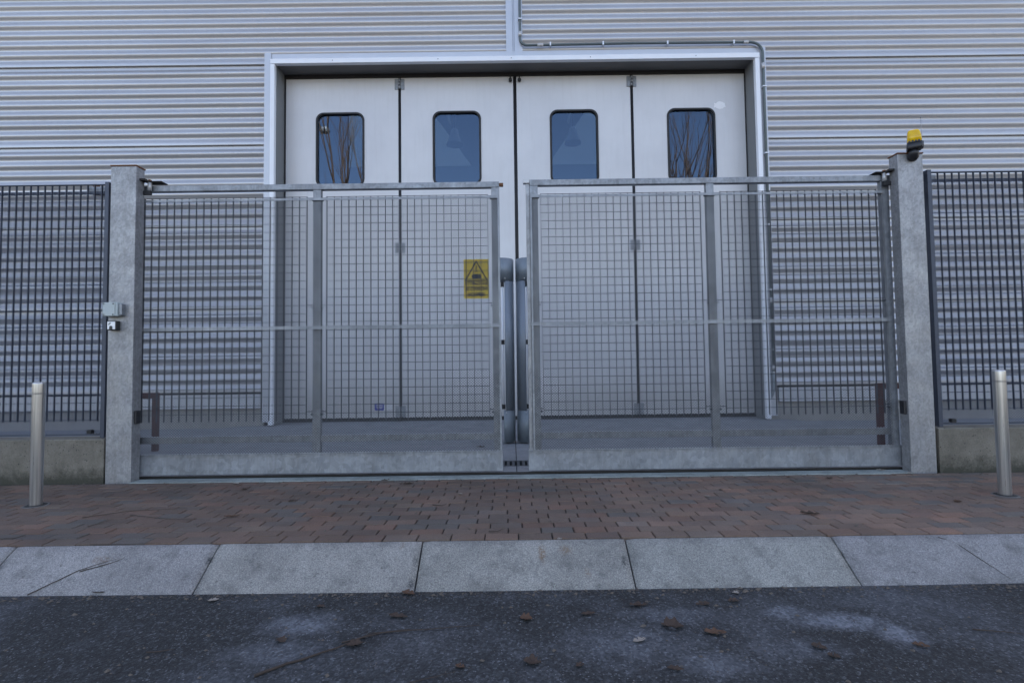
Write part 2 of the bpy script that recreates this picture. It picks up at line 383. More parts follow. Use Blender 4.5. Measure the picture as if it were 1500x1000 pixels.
def ring(mb, outer, inner, y0, y1):
    k = len(outer); i = len(mb.v)
    for lp, y in ((outer, y0), (inner, y0), (outer, y1), (inner, y1)): mb.v += [(x, y, z) for x, z in lp]
    for j in range(k):
        q = (j+1) % k
        mb.f += [(i+j, i+k+j, i+k+q, i+q), (i+2*k+j, i+2*k+q, i+3*k+q, i+3*k+j), (i+j, i+q, i+2*k+q, i+2*k+j), (i+k+j, i+3*k+j, i+3*k+q, i+k+q)]; mb.sm += [False]*4
    return mb
def holed_plate(name, mat, parent, x0, x1, z0, z1, hole, y0, y1):
    bm = bmesh.new(); o3 = wloc(parent)
    def loop(pts, y): 
        vs = [bm.verts.new((x-o3.x, y-o3.y, z-o3.z)) for x, z in pts]
        return vs, [bm.edges.new((vs[i], vs[(i+1) % len(vs)])) for i in range(len(vs))]
    op = [(x0, z0), (x1, z0), (x1, z1), (x0, z1)]
    a, ea = loop(op, y0); h, eh = loop(hole, y0)
    bmesh.ops.triangle_fill(bm, edges=ea+eh, use_beauty=True)
    a2, ea2 = loop(op, y1); h2, eh2 = loop(hole, y1)
    bmesh.ops.triangle_fill(bm, edges=ea2+eh2, use_beauty=True)
    for p, q in ((a, a2), (h, h2)):
        for i in range(len(p)): j = (i+1) % len(p); bm.faces.new((p[i], p[j], q[j], q[i]))
    bmesh.ops.recalc_face_normals(bm, faces=bm.faces)
    me = bpy.data.meshes.new(name); bm.to_mesh(me); bm.free(); me.materials.append(mat)
    o = bpy.data.objects.new(name, me); C.objects.link(o); o.parent = parent; return o
def text_obj(name, body, size, mat, parent, x, y, z, align='CENTER', sx=1.):
    cu = bpy.data.curves.new('t', 'FONT'); cu.body = body; cu.size = size; cu.align_x = align; cu.extrude = .0006; cu.offset = .0016
    t = bpy.data.objects.new('t', cu); C.objects.link(t)
    bpy.context.view_layer.update()
    me = bpy.data.meshes.new_from_object(t.evaluated_get(bpy.context.evaluated_depsgraph_get()))
    bpy.data.objects.remove(t); bpy.data.curves.remove(cu)
    o3 = wloc(parent)
    for q in me.vertices: q.co = Vector((x+q.co.x*sx-o3.x, y-q.co.z-o3.y, z+q.co.y-o3.z))
    me.materials.clear(); me.materials.append(mat); me.name = name
    o = bpy.data.objects.new(name, me); C.objects.link(o); o.parent = parent; return o

# ------------------------------------------------------------------ the setting
def sheet(name, mat, x0, x1, y0, y1, z):
    m_ = MB(); m_.quad((x0, y0, z), (x1, y0, z), (x1, y1, z), (x0, y1, z)); return struct(m_.build(name, mat))
sheet('ground', M['earth'], -600, 600, -600, 600, -.30)
sheet('road', M['asphalt'], -120, 120, -9.5, 2.83, -.18)
MB_ = MB(); MB_.box(-120, 120, -11, -9.5, -.28, -.04); struct(MB_.build('far_pavement', M['yard']))
# yard slab with cut joints
yb = MB()
ys = [4.86, 8.75]; xs = [-26, -17, -11, -7.2, -3.9, .03, 3.9, 7.8, 12, 18, 26]
for i in range(len(xs)-1):
    yb.box(xs[i]+.004, xs[i+1]-.004, 5.47, 8.8, -.2, 0)
    yb.box(xs[i]+.004, xs[i+1]-.004, 4.86, 5.17, -.2, 0)
struct(yb.build('yard_slab', M['yard']))
sheet('yard_base', M['joint'], -26, 26, 4.5, 8.8, -.03)
# bricks
def bricks():
    bm = bmesh.new(); col = bm.loops.layers.color.new('brick')
    rnd = random.Random(3)
    pal = [(.28, .245, .235), (.275, .24, .23), (.272, .245, .238), (.29, .242, .228), (.262, .242, .24), (.245, .24, .248), (.278, .24, .228), (.268, .24, .235)]
    y = 3.055; row = 0
    while y < 4.60:
        y1 = min(y+.0975, 4.612)
        x = -9.0 + (row % 2)*.1005 + rnd.uniform(-.006, .006)
        while x < 9:
            x1 = x+.1945+rnd.uniform(-.002, .002)
            rightish = x > .6
            k = rnd.choice(pal if rnd.random() < .75 else pal[:4])
            f = rnd.uniform(.92, 1.08)*(1.06 if rightish else .97)
            z = rnd.uniform(-.002, .0015); tz = [rnd.uniform(-.0015, .0015) for _ in range(4)]
            e = .004
            tp = [bm.verts.new(p) for p in ((x+e, y+e*.6, z+tz[0]), (x1-e, y+e*.6, z+tz[1]), (x1-e, y1-e*.6, z+tz[2]), (x+e, y1-e*.6, z+tz[3]))]
            bt = [bm.verts.new(p) for p in ((x, y, z-.005), (x1, y, z-.005), (x1, y1, z-.005), (x, y1, z-.005))]
            bb = [bm.verts.new(p) for p in ((x, y, -.03), (x1, y, -.03), (x1, y1, -.03), (x, y1, -.03))]
            fs = [bm.faces.new(tp)]
            for i in range(4):
                j = (i+1) % 4; fs.append(bm.faces.new((bt[i], bt[j], tp[j], tp[i]))); fs.append(bm.faces.new((bb[i], bb[j], bt[j], bt[i])))
            for q in fs:
                for l in q.loops: l[col] = (k[0]*f*1.46, k[1]*f*1.38, k[2]*f*1.24, 1)
            x = x1+.0065
        y += .0995; row += 1
    me = bpy.data.meshes.new('pavement'); bm.to_mesh(me); bm.free(); me.materials.append(M['brick'])
    o = bpy.data.objects.new('pavement', me); C.objects.link(o); struct(o)
bricks()
sheet('pavement_base', M['joint'], -9, 9, 3.056, 4.65, -.012)
# sloping kerb stones of the dropped crossing
def kerb():
    rnd = random.Random(5); bm = bmesh.new(); scol = bm.loops.layers.color.new('slab')
    js = [-7.7, -6.5, -5.3, -4.1, -2.912, -1.724, -.537, .645, 1.851, 3.03, 4.2, 5.4, 6.6, 7.8]
    def prof(x):   # front height of the slope: full kerb outside the crossing
        if x < -2.912: t = min(1, (-2.912-x)/1.19)
        elif x > 3.03: t = min(1, (x-3.03)/1.17)
        else: t = 0
        return t
    for a, c_ in zip(js, js[1:]):
        q_ = rnd.uniform(.91, 1.0); tone = (q_, q_*rnd.uniform(.98, 1.0), q_*rnd.uniform(.95, 1.0), 1)
        x0 = a+.0045; x1 = c_-.0045; N = 24; rows = []
        for i in range(N+1):
            x = x0+(x1-x0)*i/N; t = prof(x)
            bow = .0085*((x-.1)**2)*.5
            yt = 3.048+rnd.uniform(-.0012, .0012); yb_ = 2.775+min(.03, bow*.4)+rnd.uniform(-.0015, .0015)
            zf = -.18+.155*t
            edge = .0 if 0 < i < N else rnd.uniform(.004, .012)
            P = [(x, yt, -.25), (x, yt, -.008-edge*.4), (x, yt-.006, -.005-edge*.5)]
            for k in range(1, 6):
                f = k/6; P.append((x, yt-.008+(yb_+.006-yt+.008)*f, -.001+(zf+.003)*f + rnd.uniform(-.0006, .0006)-edge*.5))
            P += [(x, yb_+.004, zf), (x, yb_, zf-.006), (x, yb_, -.3)]
            rows.append([bm.verts.new(p) for p in P])
        for r0, r1 in zip(rows, rows[1:]):
            for k in range(len(r0)-1):
                f = bm.faces.new((r0[k], r0[k+1], r1[k+1], r1[k])); f.smooth = True
                for l in f.loops: l[scol] = tone
        bm.faces.new(rows[0]); bm.faces.new(list(reversed(rows[-1])))
    bmesh.ops.recalc_face_normals(bm, faces=bm.faces)
    me = bpy.data.meshes.new('kerb'); bm.to_mesh(me); bm.free(); me.materials.append(M['kerb'])
    o = bpy.data.objects.new('kerb', me); C.objects.link(o); struct(o)
kerb()
sheet('kerb_bed', M['joint'], -8, 8, 2.80, 3.06, -.24)
# strip of concrete in front of the gate and the steel track
st_ = MB(); st_.box(-3.45, 3.58, 4.622, 4.765, -.2, .006); struct(st_.build('threshold_strip', M['apron'], None, .006))
# raised apron before the door
ab = MB(); P_ = [(-4.3, 7.95), (-4.3, 8.95), (4.35, 8.95), (4.35, 7.95)]
ab.quad((-4.3, 7.9, .002), (4.3, 7.9, .002), (4.3, 8.93, .05), (-4.3, 8.93, .05))
ab.quad((4.3, 7.9, .002), (4.3, 8.93, .05), (4.6, 8.6, .03), (5.3, 8.0, .003))
ab.quad((-4.3, 7.9, .002), (-5.3, 8.0, .003), (-4.6, 8.6, .03), (-4.3, 8.93, .05)); struct(ab.build('door_ramp', M['yard']))

# ------------------------------------------------------------------ the warehouse
PIT = .175; YW = 8.6; AMP = .0178; ZTOP = 9.2
wh = thing('warehouse', 'silver corrugated metal warehouse with a tall four-leaf folding door behind the gates', 'building', (0, 8.9, 0))
def clad_y(z):
    ph = (z-4.8)/PIT; k = math.floor(ph+.5); d = ph-k       # dark under-face centred on each k
    if k % 8 == 0 and -.27 < d < .27:
        return YW - AMP if d > 0 else YW + AMP*.9
    return YW - AMP*math.sin(2*math.pi*ph)
def clad(mb, x0, x1, z0, z1):
    zs = set(); k = math.floor((z0-4.8)/PIT*12)
    while 4.8+k*PIT/12 < z1:
        z = 4.8+k*PIT/12
        if z > z0: zs.add(round(z, 5))
        k += 1
    for q in range(-4, 5):
        zj = 4.8+q*8*PIT
        if z0 < zj < z1: zs.add(zj+.0008); zs.add(zj-.0008); zs.discard(round(zj, 5))
    zs = sorted(zs | {z0, z1}); xs_ = [x0, x1]
    base = len(mb.v)
    for z in zs:
        for x in xs_: mb.v.append((x, clad_y(z), z))
    for i in range(len(zs)-1):
        a = base+2*i; mb.f.append((a, a+1, a+3, a+2))
        mb.sm.append(not (zs[i+1]-zs[i] < .002))
cl = MB()
clad(cl, -19, -9.47, .6, ZTOP); clad(cl, -9.46, -4.17, .6, 6.37)
clad(cl, -9.46, -.03, 6.37, ZTOP)
clad(cl, .245, 9.2, 6.37, ZTOP); clad(cl, 4.405, 9.2, .6, 6.37); clad(cl, 9.21, 19, .6, ZTOP)
cl.build_each('corrugated_wall', M['clad'], wh)
# shell: side and rear walls, roof with a strip left open, added to let sky light inside
sh = MB(); YF = 8.66
sh.box(-19, -18.8, YF, 38, 0, ZTOP); sh.box(18.8, 19, YF, 38, 0, ZTOP); sh.box(-19, 19, 38, 38.2, 0, ZTOP)
sh.box(-18.8, -4.12, YF, YF+.2, 0, ZTOP); sh.box(4.36, 18.8, YF, YF+.2, 0, ZTOP); sh.box(-4.12, 4.36, YF, YF+.2, 6.40, ZTOP)
sh.build_each('wall_core', M['insidedark'], wh)
rf = MB(); rf.box(-19.1, 19.1, 8.5, 10.6, ZTOP, ZTOP+.25); rf.box(-19.1, 19.1, 14.0, 38.3, ZTOP, ZTOP+.25); rf.box(-19.1, -6, 10.6, 14, ZTOP, ZTOP+.25); rf.box(6, 19.1, 10.6, 14, ZTOP, ZTOP+.25)
rf.build_each('roof', M['flash'], wh)
pl = MB(); pl.box(-18.9, -4.17, 8.612, 8.655, 0, .345); pl.box(4.30, 18.9, 8.612, 8.655, 0, .345); pl.build_each('plinth', M['plinth'], wh)
fl = MB()
for a, c_ in ((-18.9, -4.21), (4.44, 18.9)):
    fl.prism([(a, .345), (c_, .345), (c_, .565), (a, .565)], 8.565, 8.61)
    fl.box(a, c_, 8.55, 8.60, .335, .347)
fl.build_each('base_flashing', M['flash'], wh)
gp = MB()
for a, c_ in ((-18.9, -4.18), (4.41, 18.9)): gp.box(a, c_, 8.622, 8.65, .565, .61)
gp.build_each('gap_shade_strip', M['black'], wh)  # black strip stands in for the shade in the gap below the cladding
# centre flashing above the door
cf = MB(); cf.box(-.035, .075, 8.56, 8.60, 6.262, ZTOP); cf.box(.078, .105, 8.585, 8.60, 6.262, ZTOP); cf.box(.108, .245, 8.565, 8.60, 6.262, ZTOP)
cf.build_each('joint_flashing', M['flash'], wh)
# rivets
# surround
sr = MB()
sr.box(-4.175, -4.065, 8.555, 8.60, .1, 6.385)
sr.box(-4.065, 4.29, 8.575, 8.60, 6.262, 6.375); sr.box(4.285, 4.41, 8.565, 8.60, .1, 6.385)
sr.build_each('outer_flashing', M['flash'], wh)
se = MB(); se.box(-4.063, 4.285, 8.52, 8.60, 6.178, 6.260)
se.box(-4.063, -3.99, 8.525, 8.60, .05, 6.175); se.box(4.21, 4.283, 8.525, 8.60, .05, 6.175)
se.build_each('frame_edge', M['frame_edge'], wh, .004)
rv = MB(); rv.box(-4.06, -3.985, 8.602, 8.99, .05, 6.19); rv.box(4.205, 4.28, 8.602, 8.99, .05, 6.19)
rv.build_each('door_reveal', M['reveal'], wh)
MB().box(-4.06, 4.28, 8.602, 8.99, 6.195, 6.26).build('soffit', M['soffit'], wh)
bs = MB(); bs.box(-3.985, 4.205, 8.90, 8.93, 6.125, 6.194); bs.box(-3.985, -3.962, 8.90, 8.93, .05, 6.125); bs.box(4.19, 4.205, 8.90, 8.93, .05, 6.125)
bs.build_each('perimeter_seal', M['black'], wh)
# four leaves
ED = [-3.962, -1.968, -1.918, .078, .138, 2.160, 2.212, 4.19]
WX = [(-3.43, -2.57), (-1.36, -.50), (.72, 1.58), (2.80, 3.66)]
for k in range(4):
    x0, x1 = ED[2*k], ED[2*k+1]; wx0, wx1 = WX[k]
    hole = rrect(wx0+.028, wx1-.028, 4.198, 5.482, .12)
    lf = bpy.data.objects.new('door_leaf', None); C.objects.link(lf); lf.parent = wh; lf.location = (0, 0, 0)
    C.objects.unlink(lf); bpy.data.objects.remove(lf)
    lf = holed_plate('door_leaf', M['door'], wh, x0, x1, .115, 6.123, hole, 8.92, 8.98)
    g_ = MB(); ring(g_, rrect(wx0, wx1, 4.17, 5.51, .14), rrect(wx0+.036, wx1-.036, 4.206, 5.474, .11), 8.902, 8.935); g_.build('window_gasket', M['black'], lf, .008)
    p_ = MB(); p_.prism(rrect(wx0+.03, wx1-.03, 4.20, 5.48, .11), 8.945, 8.951); p_.build('window_pane', M['glass'], lf)
    br_ = MB()
    br_.box(x0, x1, 8.925, 8.96, .052, .114); br_.build('brush_strip', M['black'], lf)
    if k == 3:   # pale scar of an old sticker
        rr = random.Random(4); pts = []
        for j in range(40):
            a = 2*math.pi*j/40; r = rr.uniform(.86, 1.04); pts.append((3.745+.105*r*math.copysign(abs(math.cos(a))**.6, math.cos(a)), 5.555+.062*r*math.copysign(abs(math.sin(a))**.8, math.sin(a))+.012*math.sin(a*5)))
        q_ = MB(); q_.prism(pts, 8.9185, 8.9205); q_.build('sticker_scar', M['scar'], lf)
        
    if k == 1: pass
    if k == 0:
        q_ = MB(); q_.box(-2.395, -2.235, 8.9175, 8.9205, .24, .36); q_.build('maker_sticker', M['bluesticker'], lf)
        q_ = MB(); q_.box(-2.232, -2.09, 8.9175, 8.9205, .245, .355); q_.build('data_sticker', M['whitesticker'], lf)
        q_ = MB()
        for zz in (.325, .30, .275): q_.box(-2.37, -2.26, 8.9165, 8.9173, zz, zz+.01)
        q_.build('sticker_lines', M['whitesticker'], lf)
for xs0, xs1 in ((-1.968, -1.918), (.078, .138), (2.160, 2.212)):
    s_ = MB(); mid = (xs0+xs1)/2
    s_.tube([(mid-.012, 8.925, .06), (mid-.012, 8.925, 6.12)], .014, 8); s_.tube([(mid+.012, 8.925, .06), (mid+.012, 8.925, 6.12)], .014, 8); s_.box(xs0, xs1, 8.935, 8.97, .06, 6.12)
    s_.build('rubber_seal', M['black'], wh)
for xm in (-1.943, 2.186):
    for z0, z1 in ((5.91, 6.10), (2.98, 3.16), (.115, .31)):
        h_ = MB(); h_.box(xm-.085, xm-.03, 8.906, 8.921, z0, z1); h_.box(xm+.03, xm+.085, 8.906, 8.921, z0, z1)
        for q in range(3):
            a = z0+(z1-z0)*(q/3)+.004; h_.tube([(xm, 8.895, a), (xm, 8.895, a+(z1-z0)/3-.008)], .024, 10)
        h_.box(xm-.04, xm+.04, 8.90, 8.912, z0+.03, z1-.03)
        for sx_ in (-.062, .062):
            for zz in (z0+.03, z1-.03): h_.tube([(xm+sx_, 8.900, zz), (xm+sx_, 8.908, zz)], .009, 6)
        h_.build('hinge', M['galv'], wh)
for xm in (.03, .19):
    t_ = MB(); t_.box(xm-.012, xm+.012, 8.88, 8.92, 6.06, 6.13); t_.tube([(xm, 8.865, 6.045), (xm, 8.90, 6.045)], .03, 12); t_.build('roller', M['black'], wh)
# electrical conduit along the head of the door
zc = 6.445; R_ = .12
pts = [(.205, 8.53, 9.1), (.205, 8.53, 6.445+R_+.02)]
for q in range(1, 8):
    a = math.pi/2*q/8; pts.append((.205+R_-R_*math.cos(a), 8.53, zc+R_-R_*math.sin(a)))
pts += [(.205+R_, 8.53, zc), (2.2, 8.53, zc+.012), (4.345-R_*1.6, 8.53, zc+.003)]
for q in range(1, 8):
    a = math.pi/2*q/8; pts.append((4.345-R_*1.6+R_*1.6*math.sin(a), 8.53, zc-R_*1.6+R_*1.6*math.cos(a)))
pts += [(4.345, 8.53, zc-R_*1.6), (4.350, 8.53, .78)]
cd = MB().tube(pts, .021, 12).build('conduit', M['conduit'], wh)
flx = MB().tube([(4.350, 8.53, .80), (4.352, 8.53, .68), (4.345, 8.54, .56), (4.31, 8.56, .44), (4.27, 8.58, .36)], .033, 10).build('flexible_hose', M['guardcap'], cd)
clp = MB()
for x, z in ((.205, 7.9), (.205, 6.90), (.72, None), (1.62, None), (2.72, None), (3.85, None), (4.347, 5.67), (4.347, 4.52), (4.347, 3.3), (4.348, 2.2), (4.349, 1.2), (4.35, .82)):
    if z is None: z = zc+.004+.004*math.sin(x); clp.box(x-.012, x+.012, 8.50, 8.60, z-.030, z+.030)
    else: clp.box(x-.032, x+.032, 8.50, 8.60, z-.009, z+.009)
clp.build_each('pipe_clip', M['whitealu'], cd)
cp = MB()
for a, b_ in (((.205, 8.53, 6.60), (.205, 8.53, 6.68)), ((4.345, 8.53, 5.98), (4.345, 8.53, 6.08)), ((.50, 8.53, zc), (.60, 8.53, zc)), ((4.02, 8.53, zc+.003), (4.10, 8.53, zc+.003)), ((4.35, 8.53, .86), (4.35, 8.53, .94)), ((4.349, 8.53, 1.98), (4.349, 8.53, 2.06))): cp.tube([a, b_], .029, 10)
cp.build_each('coupling', M['silver'], cd)
# rivets on the flashing
rv = MB(); rr = random.Random(2)
for x in (-3.0, -1.2, .05, 1.4, 3.2): rv.tube([(x, 8.515, 6.22), (x, 8.523, 6.22)], .008, 6)
rv.build_each('rivet', M['galv'], wh)

# interior glimpsed through the panes
rb_ = MB()
for k, sx_ in enumerate((-1, 1)):
    rb_.prism([(sx_*1.0, 6.2), (sx_*4.2, 6.2), (sx_*4.2, 9.0), (sx_*3.0, 9.0)], 13.2, 13.3)
ri = MB()
for sx_ in (-1, 1):
    for q in range(9): x = sx_*(1.5+q*.3); ri.tube([(x, 12.8, 7.1+q*.25), (x+sx_*.35, 12.9, 8.6+q*.12)], .035, 6)
rb_.build_each('interior_panel', M['inside'], wh); ri.build_each('roof_ribs', M['inside'], wh)
lamp0 = None
for x in (-1.25, 1.45):
    t = thing('pendant_lamp', 'conical pendant lamp seen dimly through the second door window from the left' if x < 0 else 'conical pendant lamp seen dimly through the third door window from the left', 'lamp', (x, 11.5, 5.9), 'pendant lamps inside the warehouse')
    MB().lathe([(.19, 6.02), (.18, 6.05), (.10, 6.25), (.08, 6.36), (.03, 6.40)], x, 11.5, 20).build('shade', M['lampshade'], t)
    MB().tube([(x, 11.5, 6.4), (x, 11.5, 9.15)], .015, 6).build('cord', M['black'], t)
    
# ------------------------------------------------------------------ grating, expanded metal
def grating(x0, x1, z0, z1, yc, px=.069, pz=.0757, bw=.0040, bd=.017, rr=.0030, ph=0):
    mb = MB(); n_ = round((x1-x0)/px); px = (x1-x0)/n_
    for i in range(n_+1): x = x0+i*px; mb.box(x-bw/2, x+bw/2, yc-bd/2, yc+bd/2, z0, z1)
    z = z0+.012+ph; nz_ = int((z1-z0-.02)/pz)
    mb.tube([(x0-.004, yc-.003, z1-.004), (x1+.004, yc-.003, z1-.004)], rr, 5, True, False)
    while z < z1-.001: mb.tube([(x0-.004, yc-.003, z), (x1+.004, yc-.003, z)], rr, 5, True, False); z += (z1-z0-.018)/nz_
    return mb
def expanded(x0, x1, z0, z1, y, w_=.0256, h_=.024, sw=.0015, th=.0012):
    mb = MB()
    for sgn in (1, -1):
        k = sgn*w_/h_; yy = y+(.0004 if sgn > 0 else -.0004)
        L = z1-z0; c = x0-(k*L if k > 0 else 0); end = x1-(k*L if k < 0 else 0)
        nn = Vector((1, 0, -k)).normalized()*sw
        while c < end:
            # x = c + k (z-z0)
            za, zb = z0, z1
            for xb in (x0, x1):
                zx = z0+(xb-c)/k
                xa, xe = c+k*(za-z0), c+k*(zb-z0)
            lo, hi = z0+min((x0-c)/k, (x1-c)/k), z0+max((x0-c)/k, (x1-c)/k)
            za = max(z0, lo); zb = min(z1, hi)
            if zb-za > .004:
                A = Vector((c+k*(za-z0), yy, za)); B = Vector((c+k*(zb-z0), yy, zb)); t = Vector((0, th/2+.0004, 0)); 
                i = len(mb.v)
                mb.v += [tuple(A-nn-t), tuple(A+nn-t*.2), tuple(B+nn-t*.2), tuple(B-nn-t), tuple(A-nn+t*.2), tuple(A+nn+t), tuple(B+nn+t), tuple(B-nn+t*.2)]
                mb.f += [(i, i+1, i+2, i+3), (i+4, i+7, i+6, i+5), (i, i+3, i+7, i+4), (i+1, i+5, i+6, i+2)]; mb.sm += [False]*4
            c += w_
    return mb

# ------------------------------------------------------------------ sliding gate leaves
def gate_leaf(side):
    if side < 0:
        xo, xi = -3.56, -.104; label = 'left galvanised sliding gate leaf, the one with the yellow warning sign behind its grating'
        mids = (-1.873, -1.797); panels = ((-3.487, -1.940), (-1.750, -.217)); ztop = 2.755; zr = 2.700; zm = 1.385; tilt = .0
        st = (-.180, -.104); outer = (-3.60, -3.53)
    else:
        xo, xi = 3.60, .142; label = 'right galvanised sliding gate leaf, the one nearer the post with the yellow beacon'
        mids = (1.862, 1.936); panels = ((.292, 1.812), (2.004, 3.49)); ztop = 2.768; zr = 2.712; zm = 1.392
        st = (.186, .262); outer = (3.525, 3.60)
    g = thing('sliding_gate', label, 'gate', ((xo+xi)/2, 4.83, 0), 'the two leaves of the sliding gate')
    a, b_ = min(xo, xi), max(xo, xi)
    ra, rb = (-4.02, -.150+.045) if side < 0 else (.186, 4.05)
    MB().box(ra, rb, 4.80, 4.855, zr, ztop).build('top_rail', M['galv'], g, .004)
    bm_ = MB(); bm_.box(a if side < 0 else .140, b_+(.006 if side < 0 else 0), 4.786, 4.87, .033, .212); bm_.build('bottom_beam', M['galv_beam'], g, .004)
    lg = MB(); lg.box(a, b_, 4.779, 4.784, .200, .226); lg.box(a, b_, 4.779, 4.86, .2135, .2165); lg.build('beam_ledge', M['galv'], g)
    for s0, s1 in (mids, st, outer): MB().box(s0, s1, 4.803, 4.852, .2175, zr-.0005).build('stile', M['galv'], g, .003)
    xa = [outer[1], mids[0], mids[1], st[0]] if side < 0 else [st[1], mids[0], mids[1], outer[0]]
    lo = MB(); lo.box(xa[0]+.0005, xa[1]-.0005, 4.806, 4.85, .320, .382); lo.box(xa[2]+.0005, xa[3]-.0005, 4.806, 4.85, .320, .382); lo.build_each('lower_rail', M['galv'], g, .003)
    for p0, p1 in panels:
        gr = grating(p0, p1, .515, 2.640, 4.829, ph=.0565); gr.build('grating_panel', M['wire'], g)
        pn = MB()
        for z in (2.625, .60, 1.6):
            for q, s in ((p0, -1), (p1, 1)): 
                xe = min((abs(q-v_), v_) for v_ in xa)[1]; pn.tube([(q, 4.826, z), (xe, 4.826, z)], .0045, 6); pn.tube([(xe-s*.008, 4.80, z-.025), (xe-s*.008, 4.835, z-.025)], .009, 6)
        pn.build_each('panel_bolt', M['wire'], g)
    mx0, mx1 = (-3.53, -.118) if side < 0 else (.196, 3.53)
    expanded(mx0, mx1, .226, 2.610, 4.788).build('expanded_mesh', M['mesh'], g)
    ft = MB(); ft.box(mx0, mx1, 4.779, 4.785, 2.590, 2.612); ft.build('mesh_top_strip', M['galv'], g)
    ft = MB(); ft.box(mx0-.02, mx1+.02, 4.776, 4.785, zm+.002, zm+.015); ft.box(mx0-.02, mx1+.02, 4.774, 4.785, zm-.016, zm+.000)
    ft.build_each('middle_rail', M['galv'], g)
    es = (-.122, -.104) if side < 0 else (.186, .204)
    ft = MB(); ft.box(es[0], es[1], 4.777, 4.785, .226, 2.60); ft.build('mesh_edge_strip', M['galv'], g)
    # closing end: safety bar and stop block
    if side < 0:
        MB().box(-.104, -.065, 4.81, 4.845, 2.715, 2.745).build('stop_block', M['rust'], g, .003)
        MB().prism([(-4.02, 2.69), (-3.93, 2.69), (-3.70, 2.46), (-3.70, 2.58), (-3.93, 2.75), (-4.02, 2.75)], 4.862, 4.87).build('end_brace', M['galv'], g)
        MB().box(-3.975, -3.935, 4.81, 4.85, 2.755, 2.785).build('end_stop', M['rust'], g, .004)
    else:
        MB().box(.124, .186, 4.80, 4.85, 2.735, 2.775).build('stop_block', M['silver'], g, .004)
        MB().prism([(4.05, 2.69), (3.96, 2.69), (3.72, 2.46), (3.72, 2.58), (3.96, 2.75), (4.05, 2.75)], 4.862, 4.87).build('end_brace', M['galv'], g)
        MB().box(3.965, 4.0, 4.81, 4.85, 2.755, 2.775).build('end_stop', M['rust'], g, .004)
        MB().box(.150, .186, 4.81, 4.85, .2175, 2.734).build('closing_edge', M['galv_post'], g, .004)
    return g
gate_leaf(-1); gate_leaf(1)

# warning sign behind the left leaf
sg = thing('warning_sign', 'yellow triangle warning sign reading ATTENZIONE AI CARICHI SOSPESI behind the left gate leaf', 'sign', (-.33, 4.845, 1.62))
ZS0, ZS1, XS0, XS1 = 1.645, 2.022, -.452, -.212
MB().box(XS0, XS1, 4.845, 4.848, ZS0, ZS1).build('sign_plate', M['yellowsign'], sg)
ys_ = 4.8435; cx = -.332
tri = MB()
A, Bp, Cp = Vector((cx, 0, 2.012)), Vector((XS0+.006, 0, 1.812)), Vector((XS1-.006, 0, 1.812))
cen = (A+Bp+Cp)/3
ring(tri, [(p.x, p.z) for p in (A, Bp, Cp)], [((cen+(p-cen)*.83).x, (cen+(p-cen)*.83).z) for p in (A, Bp, Cp)], ys_, ys_+.001)
tri.build('warning_triangle', M['ink'], sg)
ic = MB(); ic.box(cx-.022, cx+.022, ys_, ys_+.001, 1.838, 1.880); ic.box(cx-.040, cx-.026, ys_, ys_+.001, 1.838, 1.878); ic.box(cx+.026, cx+.040, ys_, ys_+.001, 1.838, 1.878); ic.box(cx-.046, cx+.046, ys_+.0002, ys_+.0012, 1.852, 1.864)
ic.prism([(cx-.016, 1.892), (cx-.011, 1.892), (cx+.001, 1.912), (cx-.003, 1.914)], ys_, ys_+.001); ic.prism([(cx+.016, 1.892), (cx+.011, 1.892), (cx-.001, 1.912), (cx+.003, 1.914)], ys_-.0003, ys_+.0007)
ic.tube([(cx+.006, ys_, 1.918), (cx-.006, ys_, 1.924), (cx-.006, ys_, 1.934), (cx+.004, ys_, 1.940), (cx+.006, ys_, 1.950)], .0035, 5); ic.tube([(cx, ys_, 1.948), (cx, ys_, 1.962)], .007, 6)
ic.build('load_symbol', M['ink'], sg)
text_obj('lettering', 'ATTENZIONE', .045, M['ink'], sg, cx, ys_, 1.774, sx=.80)
text_obj('lettering', 'AI CARICHI', .046, M['ink'], sg, cx, ys_, 1.722, sx=.90)
text_obj('lettering', 'SOSPESI', .046, M['ink'], sg, cx, ys_, 1.670, sx=1.0)

# ------------------------------------------------------------------ posts
def gate_post(x0, x1, z1, label):
    p = thing('gate_post', label, 'post', ((x0+x1)/2, 4.73, 0), 'square steel posts either side of the gate')
    MB().box(x0, x1, 4.66, 4.772, -.05, z1).build('shaft', M['galv_post'], p, .006)
    MB().box(x0-.004, x1+.004, 4.655, 4.778, z1+.0005, z1+.011).build('cap_plate', M['rust'], p)
    s = 1 if x0 < 0 else -1; xe = x1 if x0 < 0 else x0
    br = MB(); br.prism([(xe, 2.782), (xe+s*.16, 2.782), (xe+s*.16, 2.789), (xe, 2.789)] if s > 0 else [(xe+s*.13, 2.782), (xe, 2.782), (xe, 2.789), (xe+s*.13, 2.789)], 4.765, 4.86)
    br.box(min(xe, xe+s*.05), max(xe, xe+s*.05), 4.70, 4.772, 2.775, 2.792); br.build('guide_bracket', M['dark'], p)
    rl = MB(); rl.tube([(xe+s*.045, 4.775, 2.70), (xe+s*.045, 4.775, 2.775)], .018, 12); rl.build('guide_roller', M['silver'], p)
    MB().tube([(xe+s*.045, 4.775, 2.792), (xe+s*.045, 4.775, 2.803)], .016, 6).build('roller_bolt', M['rust'], p)
    MB().box(min(xe, xe+s*.07), max(xe, xe+s*.07), 4.75, 4.774, 2.655, 2.692).build('roller_stop', M['black'], p)
    return p
gate_post(-3.686, -3.452, 2.893, 'left galvanised gate post, the one carrying the grey box and key switch')
gate_post(3.585, 3.818, 2.913, 'right galvanised gate post, the one topped by the yellow beacon')
